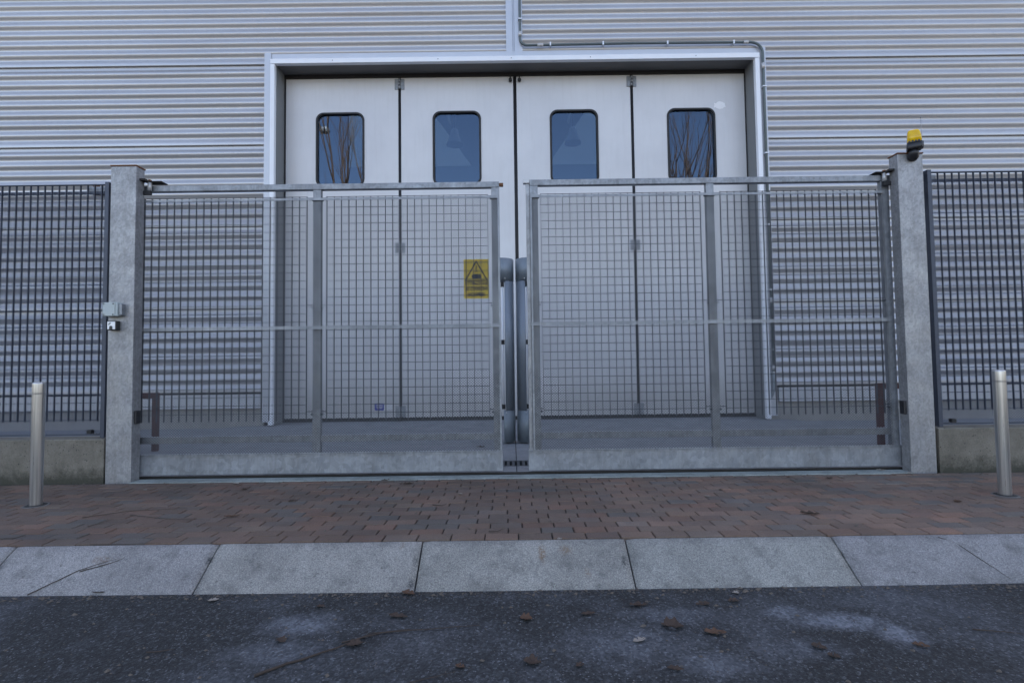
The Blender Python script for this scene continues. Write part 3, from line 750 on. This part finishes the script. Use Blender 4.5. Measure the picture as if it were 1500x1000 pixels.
# junction box + key switch
jb = thing('junction_box', 'pale grey plastic junction box screwed to the front of the left gate post', 'electrical box', (-3.60, 4.63, 1.49))
MB().box(-3.683, -3.557, 4.600, 4.660, 1.497, 1.625).build('box_body', M['greybox'], jb, .008)
MB().box(-3.685, -3.575, 4.592, 4.606, 1.499, 1.623).build('box_lid', M['greybox'], jb, .005)
sc = MB()
for x in (-3.672, -3.588):
    for z in (1.512, 1.610): sc.tube([(x, 4.589, z), (x, 4.595, z)], .006, 8)
sc.build_each('screw', M['black'], jb)
MB().box(-3.556, -3.528, 4.615, 4.660, 1.508, 1.61).build('cable_gland', M['galv'], jb, .004)
ks = thing('key_switch', 'small square black and silver key switch below the grey box on the left post', 'key switch', (-3.61, 4.63, 1.37))
MB().box(-3.658, -3.572, 4.610, 4.660, 1.372, 1.458).build('housing', M['blackplastic'], ks, .006)
MB().box(-3.650, -3.580, 4.606, 4.6115, 1.380, 1.450).build('face_plate', M['whitealu'], ks, .003)
kk = MB(); kk.prism([(-3.627, 1.380), (-3.603, 1.380), (-3.603, 1.402), (-3.608, 1.410), (-3.615, 1.413), (-3.622, 1.410), (-3.627, 1.402)], 4.600, 4.6065); kk.build('lock_cover', M['blackplastic'], ks)
kk = MB(); kk.prism([(-3.642, 1.420), (-3.637, 1.419), (-3.616, 1.437), (-3.619, 1.441), (-3.634, 1.434)], 4.6045, 4.6062); kk.build('arrow_mark', M['ink'], ks)
for (x0, x1, lb) in ((-3.453, -3.430, 'small black photocell on the gate side of the left post'), (3.562, 3.586, 'small black photocell on the gate side of the right post')):
    pc = thing('photocell', lb, 'sensor', ((x0+x1)/2, 4.72, .50), 'photocells on the gate posts')
    MB().box(x0, x1, 4.682, 4.742, .52, .64).build('sensor_body', M['blackplastic'], pc, .006)
    MB().box(x0-.002 if x0 > 0 else x1-.001, x0+.001 if x0 > 0 else x1+.002, 4.695, 4.73, .59, .625).build('sensor_lens', M['ink'], pc)

# beacon
bc = thing('warning_beacon', 'yellow flashing beacon with black base on top of the right gate post', 'beacon', (3.735, 4.65, 2.86))
bx_, by_ = 3.728, 4.60
def sqloop(cx, cy, hx, hy, r):
    return [(cx+x, cy+z) for x, z in rrect(-hx, hx, -hy, hy, r, 4)]
def loft(mb, loops):   # list of (loop, z)
    base = len(mb.v); k = len(loops[0][0])
    for lp, z in loops: mb.v += [(x, y, z) for x, y in lp]
    for i in range(len(loops)-1):
        for j in range(k): a = base+i*k+j; b_ = base+i*k+(j+1) % k; mb.f.append((a, b_, b_+k, a+k)); mb.sm.append(True)
    mb.f.append(tuple(reversed(range(base, base+k)))); mb.f.append(tuple(range(base+(len(loops)-1)*k, base+len(loops)*k))); mb.sm += [False]*2
    return mb
ln_ = MB(); loft(ln_, [(sqloop(bx_+.006, by_, .053, .05, .02), 2.985), (sqloop(bx_+.005, by_, .051, .048, .02), 3.045), (sqloop(bx_+.001, by_, .045, .044, .02), 3.092), (sqloop(bx_-.001, by_, .037, .036, .018), 3.105)])
ln_.build('amber_lens', M['amber'], bc)
bb_ = MB(); loft(bb_, [(sqloop(bx_+.004, by_, .052, .048, .012), 2.928), (sqloop(bx_+.004, by_, .057, .054, .012), 2.940), (sqloop(bx_+.004, by_, .056, .053, .012), 2.988)])
for q in (-.034, -.012, .012, .034): bb_.prism([(bx_+q-.012, 2.985), (bx_+q+.012, 2.985), (bx_+q+.004, 3.003), (bx_+q-.004, 3.003)], by_-.056, by_-.049)
bb_.build('beacon_base', M['blackplastic'], bc)
MB().box(bx_+.050, bx_+.072, by_-.02, by_+.04, 2.935, 2.995).build('aerial_mount', M['blackplastic'], bc, .006)
an = MB(); an.tube([(bx_+.062, by_+.03, 2.99), (bx_+.063, by_+.03, 3.225)], .0022, 5); an.tube([(bx_+.063, by_+.03, 3.222), (bx_+.063, by_+.03, 3.235)], .005, 6); an.build('aerial', M['antenna'], bc); bc.rotation_euler = (0, 0, -.58)
bk = MB(); bk.tube([(bx_-.01, 4.662, 2.885), (bx_-.005, 4.625, 2.885), (bx_, 4.60, 2.905), (bx_, 4.598, 2.93)], [.048, .047, .040, .034], 14); bk.build('swivel_arm', M['blackplastic'], bc)

# ------------------------------------------------------------------ side fences on low walls
def fence(side):
    if side < 0: x_in, x_out = -3.752, -9.5; zt = 2.750; lb = 'dark steel grating fence on the low wall left of the gate'
    else: x_in, x_out = 3.905, 9.5; zt = 2.765; lb = 'dark steel grating fence on the low wall right of the gate'
    f = thing('fence', lb, 'fence', ((x_in+x_out)/2, 4.74, .40), 'grating fences beside the gate')
    a, b_ = min(x_in, x_out), max(x_in, x_out); s = -1 if side < 0 else 1
    x = x_in
    ps = [(x_in, x_in+s*1.93), (x_in+s*1.99, x_in+s*3.9), (x_in+s*3.96, x_in+s*5.7)]
    for i, (p, q) in enumerate(ps):
        p, q = min(p, q), max(p, q)
        g = grating(p+.045, q-.01, .545, zt, 4.742, .0675, .0757, .0036, .018, .0036); g.box(p+.04, q-.005, 4.729, 4.755, zt-.003, zt+.003); g.build('grating_panel', M['fence'], f)
        expanded(p, q, .42, zt-.07, 4.765, sw=.0018).build('expanded_mesh', M['fence_mesh'], f)
    for px in [x_in]+[x_in+s*1.96, x_in+s*3.93]:
        p_ = MB(); p_.box(px-.018, px+.018, 4.700, 4.725, .40, zt+.012); p_.box(px-.018 if s > 0 else px+.012, px-.012 if s > 0 else px+.018, 4.7252, 4.775, .40, zt+.012); p_.build('fence_post', M['fence'], f)
    r_ = MB(); r_.box(a, b_, 4.758, 4.763, zt-.085, zt-.055); r_.box(a, b_, 4.758, 4.764, .412, .428); r_.build_each('edge_strip', M['fence'], f)
    c_ = MB(); c_.box(x_in+s*.10 if s > 0 else x_in-.145, x_in+.145 if s > 0 else x_in-.10, 4.70, 4.74, .435, .47)
    c_.build('clamp', M['black'], f, .006)
    x0, x1 = (-9.5, -3.70) if side < 0 else (3.845, 9.5)
    wl = MB(); N = 60
    # a slightly uneven cast wall
    rnd = random.Random(9+side); base = len(wl.v)
    zs_ = [-.15, 0, .06, .13, .2, .27, .34, .383, .393]; ysf = [0, 0, 0, 0, 0, 0, 0, .0, .008]
    for i in range(N+1):
        x = x0+(x1-x0)*i/N
        for z, dy in zip(zs_, ysf): wl.v.append((x, 4.660+dy+noise.noise(Vector((x*3, z*5, 0)))*.004, z))
        wl.v.append((x, 4.86, .393)); wl.v.append((x, 4.86, -.15))
    K = len(zs_)+2
    for i in range(N):
        for j in range(K-1): a_ = base+i*K+j; wl.f.append((a_, a_+K, a_+K+1, a_+1)); wl.sm.append(False)
    wl.f.append(tuple(range(base, base+K))); wl.f.append(tuple(reversed(range(base+N*K, base+N*K+K)))); wl.sm += [False]*2
    tag(wl.build('low_wall', M['lowwall']), 'pitted mossy concrete low wall under the left fence' if side < 0 else 'pitted concrete low wall under the right fence', 'wall', 'low concrete walls beside the gate')
fence(-1); fence(1)

# ------------------------------------------------------------------ bollards
def bollard(x, y, lb):   # 76 mm tube
    t = thing('bollard', lb, 'bollard', (x, y, 0), 'steel bollards on the pavement')
    r = .0395
    MB().lathe([(r, .0), (r, .01), (r, .840), (r, .845), (r+.0006, .847), (r+.0006, .85), (r+.0006, .918), (r+.0004, .921), (r-.0015, .926), (r-.005, .930), (r-.009, .9315), (r-.011, .9317)], x, y, 40).build('tube', M['steel'], t)
    MB().lathe([(r+.028, .000), (r+.028, .004), (r+.004, .006)], x, y, 32).build('base_ring', M['dark'], t)
    MB().lathe([(r+.045, .0005), (r+.040, .003), (r+.03, .0035)], x, y, 28).build('mortar_patch', M['joint2'], t)
bollard(-3.622, 3.885+.04, 'brushed steel bollard left of the gate in front of the left low wall')
bollard(3.660, 3.822+.04, 'brushed steel bollard right of the gate in front of the right low wall')

# ------------------------------------------------------------------ guard posts between gate and door
def guard(side):
    s = side; xc = .045
    t = thing('guard_post', ('left' if s < 0 else 'right')+' rounded blue-grey guard post seen in the gap between the gate leaves', 'guard post', (xc+s*.11, 6.62, 0), 'rounded guard posts behind the gate gap')
    def shell(xi, xo, y0, y1):
        pts = []
        for k in range(13):
            a = math.pi/2*k/12; pts.append((xc+s*(xi+(xo-xi)*(1-math.cos(a))), y1-(y1-y0)*math.sin(a)))
        pts += [(xc+s*(xo+.02), y0), (xc+s*(xo+.02), y1)]
        return pts if s < 0 else pts
    g_ = .012 if s < 0 else .010
    MB().zprism(shell(g_, .14, 6.56, 6.74), 0.02, .42, True).build('foot_sleeve', M['guardcap'], t)
    MB().zprism(shell(g_+.002, .115, 6.575, 6.73), .425, 2.09, True).build('body', M['guard'], t)
    MB().zprism(shell(g_, .17, 6.56, 6.74), 2.095, 2.39, True).build('top_sleeve', M['guardcap'], t)
    xt = xc+s*(.162 if s < 0 else .158)
    MB().tube([(xt, 6.62, .50), (xt, 6.62, 2.02)], .013, 10).build('white_bar', M['frame_edge'], t)
    c_ = MB()
    for z in (.47, 1.30, 2.05): c_.box(xt-.022, xt+.022, 6.60, 6.66, z-.03, z+.03)
    c_.build_each('bar_clip', M['black'], t)
    r = MB()
    for z in (.40, 2.12): r.tube([(xc+s*.125, 6.552, z), (xc+s*.125, 6.562, z)], .007, 6)
    r.build_each('rivet', M['silver'], t)
guard(-1); guard(1)

# red hoops
for (x0, x1, yy, zt, lb) in ((-5.05, -4.40, 6.35, .72, 'dull red steel hoop barrier behind the left gate post'), (4.27, 4.86, 6.0, .74, 'dull red steel hoop barrier behind the right gate post')):
    t = thing('hoop_barrier', lb, 'barrier', ((x0+x1)/2, yy, 0), 'red hoop barriers inside the yard')
    MB().box(x0, x0+.06, yy, yy+.06, 0, zt).build('leg', M['red'], t, .005); MB().box(x1-.06, x1, yy, yy+.06, 0, zt).build('leg', M['red'], t, .005)
    MB().box(x0+.0605, x1-.0605, yy+.003, yy+.057, zt-.07, zt-.001).build('top_bar', M['red'], t, .005)

# track and drain
tr_ = MB(); tr_.box(-9, 9, 4.80, 4.855, -.02, -.012); tr_.tube([(-9, 4.828, .004), (9, 4.828, .004)], .012, 8); tag(tr_.build('gate_track', M['dark']), 'rusty steel ground track running under both gate leaves', 'track')
dr = thing('drain_grate', 'dark slotted drain grate set in the yard behind the gate gap', 'drain', (.05, 5.32, 0))
d_ = MB(); d_.box(-3.5, 3.6, 5.175, 5.20, -.03, .002); d_.box(-3.5, 3.6, 5.43, 5.465, -.03, .002)
x = -3.5
while x < 3.58: d_.box(x, x+.028, 5.2005, 5.4295, -.03, .001); x += .052
d_.build('grate_bars', M['grate'], dr)
MB().box(-3.5, 3.6, 5.20, 5.43, -.12, -.031).build('channel', M['black'], dr)

# ------------------------------------------------------------------ litter
def leaf(px, py, size, mat, label, z=0., seed=0, kind='dead_leaf', el=1.5, curl=.35, cat='leaf', grp='dead leaves on the ground'):
    rnd = random.Random(seed*13+int(px)); p = G(px, py, z); bm = bmesh.new()
    ang = rnd.uniform(-.6, .6); L = size; W = size/el; N, K = 9, 5; g = []
    for i in range(N):
        t = i/(N-1); wd = W*math.sin(math.pi*min(1, t*1.02+.02))**.7*(1+.35*math.sin(t*17+seed)); r = []
        for j in range(K):
            u = (j/(K-1)-.5)*2; x = (t-.5)*L; y = u*wd*.5
            zz = .004+curl*abs(u)**1.6*wd*.6+curl*.35*L*(t-.5)**2*2+rnd.uniform(0, .12)*size*.35
            xr = x*math.cos(ang)-y*math.sin(ang); yr = x*math.sin(ang)+y*math.cos(ang)
            r.append(bm.verts.new((xr, yr, zz)))
        g.append(r)
    for i in range(N-1):
        for j in range(K-1):
            if rnd.random() > .07: bm.faces.new((g[i][j], g[i+1][j], g[i+1][j+1], g[i][j+1]))
    me = bpy.data.meshes.new(kind); bm.to_mesh(me); bm.free(); me.materials.append(mat)
    o = bpy.data.objects.new(kind, me); C.objects.link(o); o.location = p
    so_ = o.modifiers.new('thick', 'SOLIDIFY'); so_.thickness = .0012
    return tag(o, label, cat, grp)
RZ = -.18
L0, LO, LP = M['leaf'], M['leaf_orange'], M['leaf_pale']
for i, a in enumerate([
    (148, 868, .075, L0, 'crumpled brown leaf at the foot of the kerb, far left', RZ, 1.3),
    (598, 870, .070, LO, 'orange-brown leaf at the kerb joint left of centre', RZ, 1.9),
    (583, 904, .085, L0, 'long dark dead leaf on the asphalt above the long twig', RZ, 2.6),
    (771, 907, .052, LO, 'small orange star-shaped leaf on the asphalt near the centre', RZ, 1.1),
    (862, 900, .06, L0, 'thin brown leaf on the asphalt below the rust-stained slab', RZ, 2.4),
    (936, 887, .08, L0, 'long brown curled leaf just below the kerb right of centre', RZ, 2.6),
    (1030, 886, .065, L0, 'dark leaf lying diagonally below the kerb', RZ, 2.0),
    (1075, 881, .05, L0, 'small dark leaf beside the diagonal leaf below the kerb', RZ, 1.5),
    (1078, 869, .03, LP, 'tiny pale leaf right at the foot of the kerb', RZ, 1.3),
    (985, 918, .085, L0, 'dark crumpled leaf clump on the asphalt right of centre', RZ, 1.2),
    (937, 939, .055, LP, 'pale broken leaf on the asphalt below the dark clump', RZ, 2.2),
    (1048, 928, .082, LO, 'red-brown leaf on the asphalt right of the dark clump', RZ, 2.2),
    (780, 971, .062, L0, 'dark upright curled leaf near the bottom centre', RZ, 1.2),
    (674, 977, .035, LO, 'tiny tan leaf near the bottom left of centre', RZ, 1.6),
    (850, 975, .035, L0, 'small brown leaf right of the upright curled leaf', RZ, 1.6),
    (990, 981, .055, L0, 'flat brown leaf at the bottom right of centre', RZ, 2.2),
    (1350, 947, .052, LO, 'orange leaf beside the large dusty patch on the right', RZ, 1.7),
    (1200, 949, .05, L0, 'dull brown leaf below the dusty patch on the right', RZ, 1.4),
    (1222, 962, .04, L0, 'crumbled brown leaf bit just below the dull brown leaf', RZ, 1.3),
    (412, 939, .05, L0, 'brown leaf on the asphalt left of the long twig', RZ, 1.5),
    (520, 945, .06, L0, 'shredded dark leaf tangled with the long twig', RZ, 1.5),
    (470, 889, .04, L0, 'thin brown leaf fragment below the kerb left of centre', RZ, 2.0),
    (313, 880, .045, LP, 'tan leaf bit at the foot of the kerb on the left', RZ, 1.8),
    (1186, 753, .10, L0, 'long dark brown leaf on the bricks right of centre', .0, 2.8),
    (1403, 735, .045, LO, 'curled brown leaf on the bricks left of the right bollard', .0, 1.2),
    (1215, 701, .06, L0, 'dark leaf on the bricks close to the right end of the gate', .0, 2.2),
    (1232, 699, .035, LP, 'white scrap of paper on the bricks near the right gate end', .0, 2.0),
    (1036, 727, .045, M['leaf_pale'], 'thin pale leaf on the bricks right of centre', .0, 4.0),
    (1056, 718, .03, L0, 'small dark leaf near the thin pale leaf', .0, 1.5),
    (346, 709, .055, LP, 'pale flat leaf on the bricks near the left gate leaf', .0, 2.0),
    (358, 717, .045, L0, 'rusty brown leaf just beside the pale flat leaf', .0, 1.6),
    (213, 718, .035, LP, 'pale scrap on the bricks near the left post', .0, 2.0),
    (428, 734, .05, L0, 'dark leaf between bricks left of centre', .0, 2.2),
    (340, 757, .09, LO, 'long brown pod-like leaf on the bricks left of centre', .0, 4.0),
    (598, 709, .085, L0, 'brown leaf litter on the bricks below the left gate leaf', .0, 2.6),
    (675, 724, .03, LP, 'small white scrap on the bricks near the centre', .0, 1.6),
    (820, 790, .03, LP, 'white scrap on the top edge of the rust-stained slab', .003, 1.6),
    (1155, 699, .04, LO, 'small orange-brown leaf against the threshold strip', .0, 1.8),
    (565, 704, .07, L0, 'brown leaf lying on the threshold strip left of centre', .01, 2.4),
    (705, 655, .10, L0, 'brown leaf in the yard just behind the left gate leaf', .0, 2.6),
    (893, 636, .14, LO, 'curled brown leaf in the yard behind the right gate leaf', .0, 1.8),
    (1333, 693, .05, LP, 'white crumb of debris beside the foot of the right post', .008, 2.0),
    (1290, 689, .06, LP, 'white flake on the threshold under the right gate leaf', .008, 2.2),
]): leaf(a[0], a[1], a[2]*1.15, a[3], a[4], a[5], i+1, el=a[6], kind='paper_scrap' if 'scrap' in a[4] or 'crumb' in a[4] or 'flake' in a[4] else 'dead_leaf', cat='litter' if 'scrap' in a[4] or 'crumb' in a[4] or 'flake' in a[4] else 'leaf', grp=None if 'scrap' in a[4] or 'crumb' in a[4] or 'flake' in a[4] else 'dead leaves on the ground')
def on_kerb(px, py):   # sloping stone between y 2.78 (z -.18) and y 3.06 (z 0)
    d = _R*((px-750)/750)+_U*((500-py)/750)+_F; k = .18/.275
    t = (-(CAM_H)-k*3.055)/(d.z-k*d.y)
    return Vector((d.x*t, d.y*t, CAM_H+d.z*t+.003))
def twig(pts, r, label, surf='road', seed=1):
    rnd = random.Random(seed); P = []
    for (x, y) in pts: P.append(on_kerb(x, y) if surf == 'kerb' else G(x, y, RZ+.006 if surf == 'road' else .006))
    Q = []
    for a, b_ in zip(P, P[1:]):
        for k in range(5): q = a.lerp(b_, k/5); q += Vector((rnd.uniform(-1, 1), rnd.uniform(-1, 1), rnd.uniform(0, 1)))*.0018; Q.append(q)
    Q.append(P[-1]); m_ = len(Q)
    t = MB().tube(Q, [r*(1-.75*i/m_) for i in range(m_)], 6).build('twig', M['twig'])
    return tag(t, label, 'twig', 'fallen twigs')
twig([(40, 872), (75, 855), (115, 836), (160, 822), (200, 812)], .0031, 'thin forked twig across the leftmost full kerb slab, its lower stem', 'kerb', 1)
twig([(116, 838), (160, 826), (205, 810), (252, 798)], .0031, 'thin twig running up the leftmost kerb slab to its top edge', 'kerb', 2)
twig([(132, 798), (190, 798), (235, 795)], .0018, 'fine twig lying along the top edge of the left kerb slab', 'kerb', 3)
twig([(1374, 787), (1400, 796), (1440, 822), (1480, 848)], .0031, 'thin curved twig across the rightmost kerb slab', 'kerb', 4)
twig([(372, 990), (410, 975), (455, 961), (500, 946), (545, 927), (600, 921)], .006, 'long bent twig on the asphalt left of centre', 'road', 5)
twig([(500, 941), (560, 926), (640, 920), (704, 915)], .0035, 'fine straight twig on the asphalt beyond the long bent twig', 'road', 6)
twig([(215, 955), (240, 953), (255, 950)], .003, 'short twig on the asphalt at the left', 'road', 7)
twig([(600, 999), (640, 990), (664, 984)], .002, 'thin curved twig at the bottom edge of the view', 'road', 8)
twig([(1425, 921), (1460, 924), (1510, 929)], .0035, 'dark stick on the asphalt at the right edge', 'road', 9)
twig([(120, 758), (190, 748), (275, 744)], .003, 'long thin twig on the bricks left of centre', 'brick', 10)
twig([(190, 754), (250, 760), (308, 761)], .0025, 'pale thin twig just below the long one on the bricks', 'brick', 11)
twig([(0, 789), (20, 788), (38, 784)], .003, 'short dark twig on the bricks at the left edge by the kerb', 'brick', 12)
twig([(634, 739), (648, 740), (654, 738)], .004, 'stubby dark twig on the bricks left of centre', 'brick', 13)
twig([(716, 778), (728, 778), (737, 774)], .003, 'small hooked black twig on the bricks near the kerb centre', 'brick', 14)
twig([(128, 771), (150, 765), (166, 760)], .0025, 'short twig on the bricks right of the left bollard', 'brick', 15)
# crumbs of grit and leaf too many to count
gb = MB(); rnd = random.Random(21)
for i in range(4200):
    r = rnd.random()
    if r < .45: x, y, z = rnd.uniform(-3, 3), 2.774-abs(rnd.gauss(0, .035)), -.18
    elif r < .75: x, y, z = rnd.uniform(-3, 3), rnd.uniform(1.9, 2.75), -.18
    elif r < .88: x, y, z = rnd.uniform(-4.5, 4.5), 4.61-abs(rnd.gauss(0, .05)), 0
    else: x, y, z = rnd.uniform(-4, 4), rnd.uniform(3.1, 4.6), 0
    s = rnd.uniform(.0015, .0045) if rnd.random() < .9 else rnd.uniform(.006, .012); a = rnd.uniform(0, 3.1)
    p = [(x+s*math.cos(a+q*1.57+rnd.uniform(-.4, .4))*rnd.uniform(.6, 1.6), y+s*math.sin(a+q*1.57)*rnd.uniform(.6, 1.3), z+.001+rnd.uniform(0, .002)) for q in range(4)]
    c0 = (x, y, z+s*.9); i0 = len(gb.v); gb.v += p+[c0]
    gb.f += [(i0+q, i0+(q+1) % 4, i0+4) for q in range(4)]; gb.sm += [False]*4
gt = gb.build('grit', plain('grit_crumbs', (.10, .085, .07), .9, 0, .6, 80)); struct(gt, 'stuff')

# ------------------------------------------------------------------ across the road, mirrored in the door windows
def bare_tree(x, y, seed, label, H=12.5):
    rnd = random.Random(seed)
    t = thing('bare_tree', label, 'tree', (x, y, -.2), 'bare trees across the road')
    MB().tube([(x, y, -.25), (x+.03, y, 1.5), (x-.05, y, 3.2), (x, y, 4.6)], [.24, .19, .16, .14], 12).build('trunk', M['bark'], t)
    cr = MB()
    def grow(p, d, L, r, lev):
        pts = [p]; rs = [r]; q = p.copy(); dd = d.copy(); N = 7
        for i in range(N):
            dd = (dd+Vector((rnd.uniform(-1, 1), rnd.uniform(-1, 1), rnd.uniform(-.1, .5)))*.10).normalized(); q = q+dd*L/N; pts.append(q.copy()); rs.append(r*(1-.72*(i+1)/N))
            if lev < 3 and i > 0 and rnd.random() < (.75 if lev < 2 else .45):
                nd = (dd+Vector((rnd.uniform(-1, 1), rnd.uniform(-1, 1), rnd.uniform(.0, .6)))*.62).normalized(); grow(q.copy(), nd, L*rnd.uniform(.35, .6), rs[-1]*.72, lev+1)
        cr.tube(pts, rs, 6 if lev else 8)
    for k in range(7):
        a = 2*math.pi*k/7+rnd.uniform(-.3, .3); tl = rnd.uniform(.12, .5)
        grow(Vector((x+.08*math.cos(a), y+.08*math.sin(a), 4.3+rnd.uniform(-.9, .2))), Vector((math.cos(a)*tl, math.sin(a)*tl, 1)).normalized(), (H-4.3)*rnd.uniform(.75, 1.02), .078, 0)
    cr.build('crown', M['bark'], t)
bare_tree(-7.2, -5.0, 3, 'bare tree mirrored in the leftmost door window', 13.5)
bare_tree(7.9, -5.2, 11, 'bare tree mirrored in the rightmost door window', 13.)
t = thing('street_lamp', 'street lamp with a round head mirrored in the leftmost door window', 'street lamp', (-9.0, -5, -.18))
MB().tube([(-9.0, -5, -.18), (-9.0, -5, 11.3), (-8.9, -5, 11.65), (-8.5, -5, 11.8)], [.09, .06, .05, .04], 10).build('pole', M['galv'], t)
MB().lathe([(.05, 11.9), (.2, 11.82), (.24, 11.7), (.15, 11.6), (.05, 11.57)], -8.4, -5, 16).build('lamp_head', M['silver'], t)

S.render.engine = 'CYCLES'
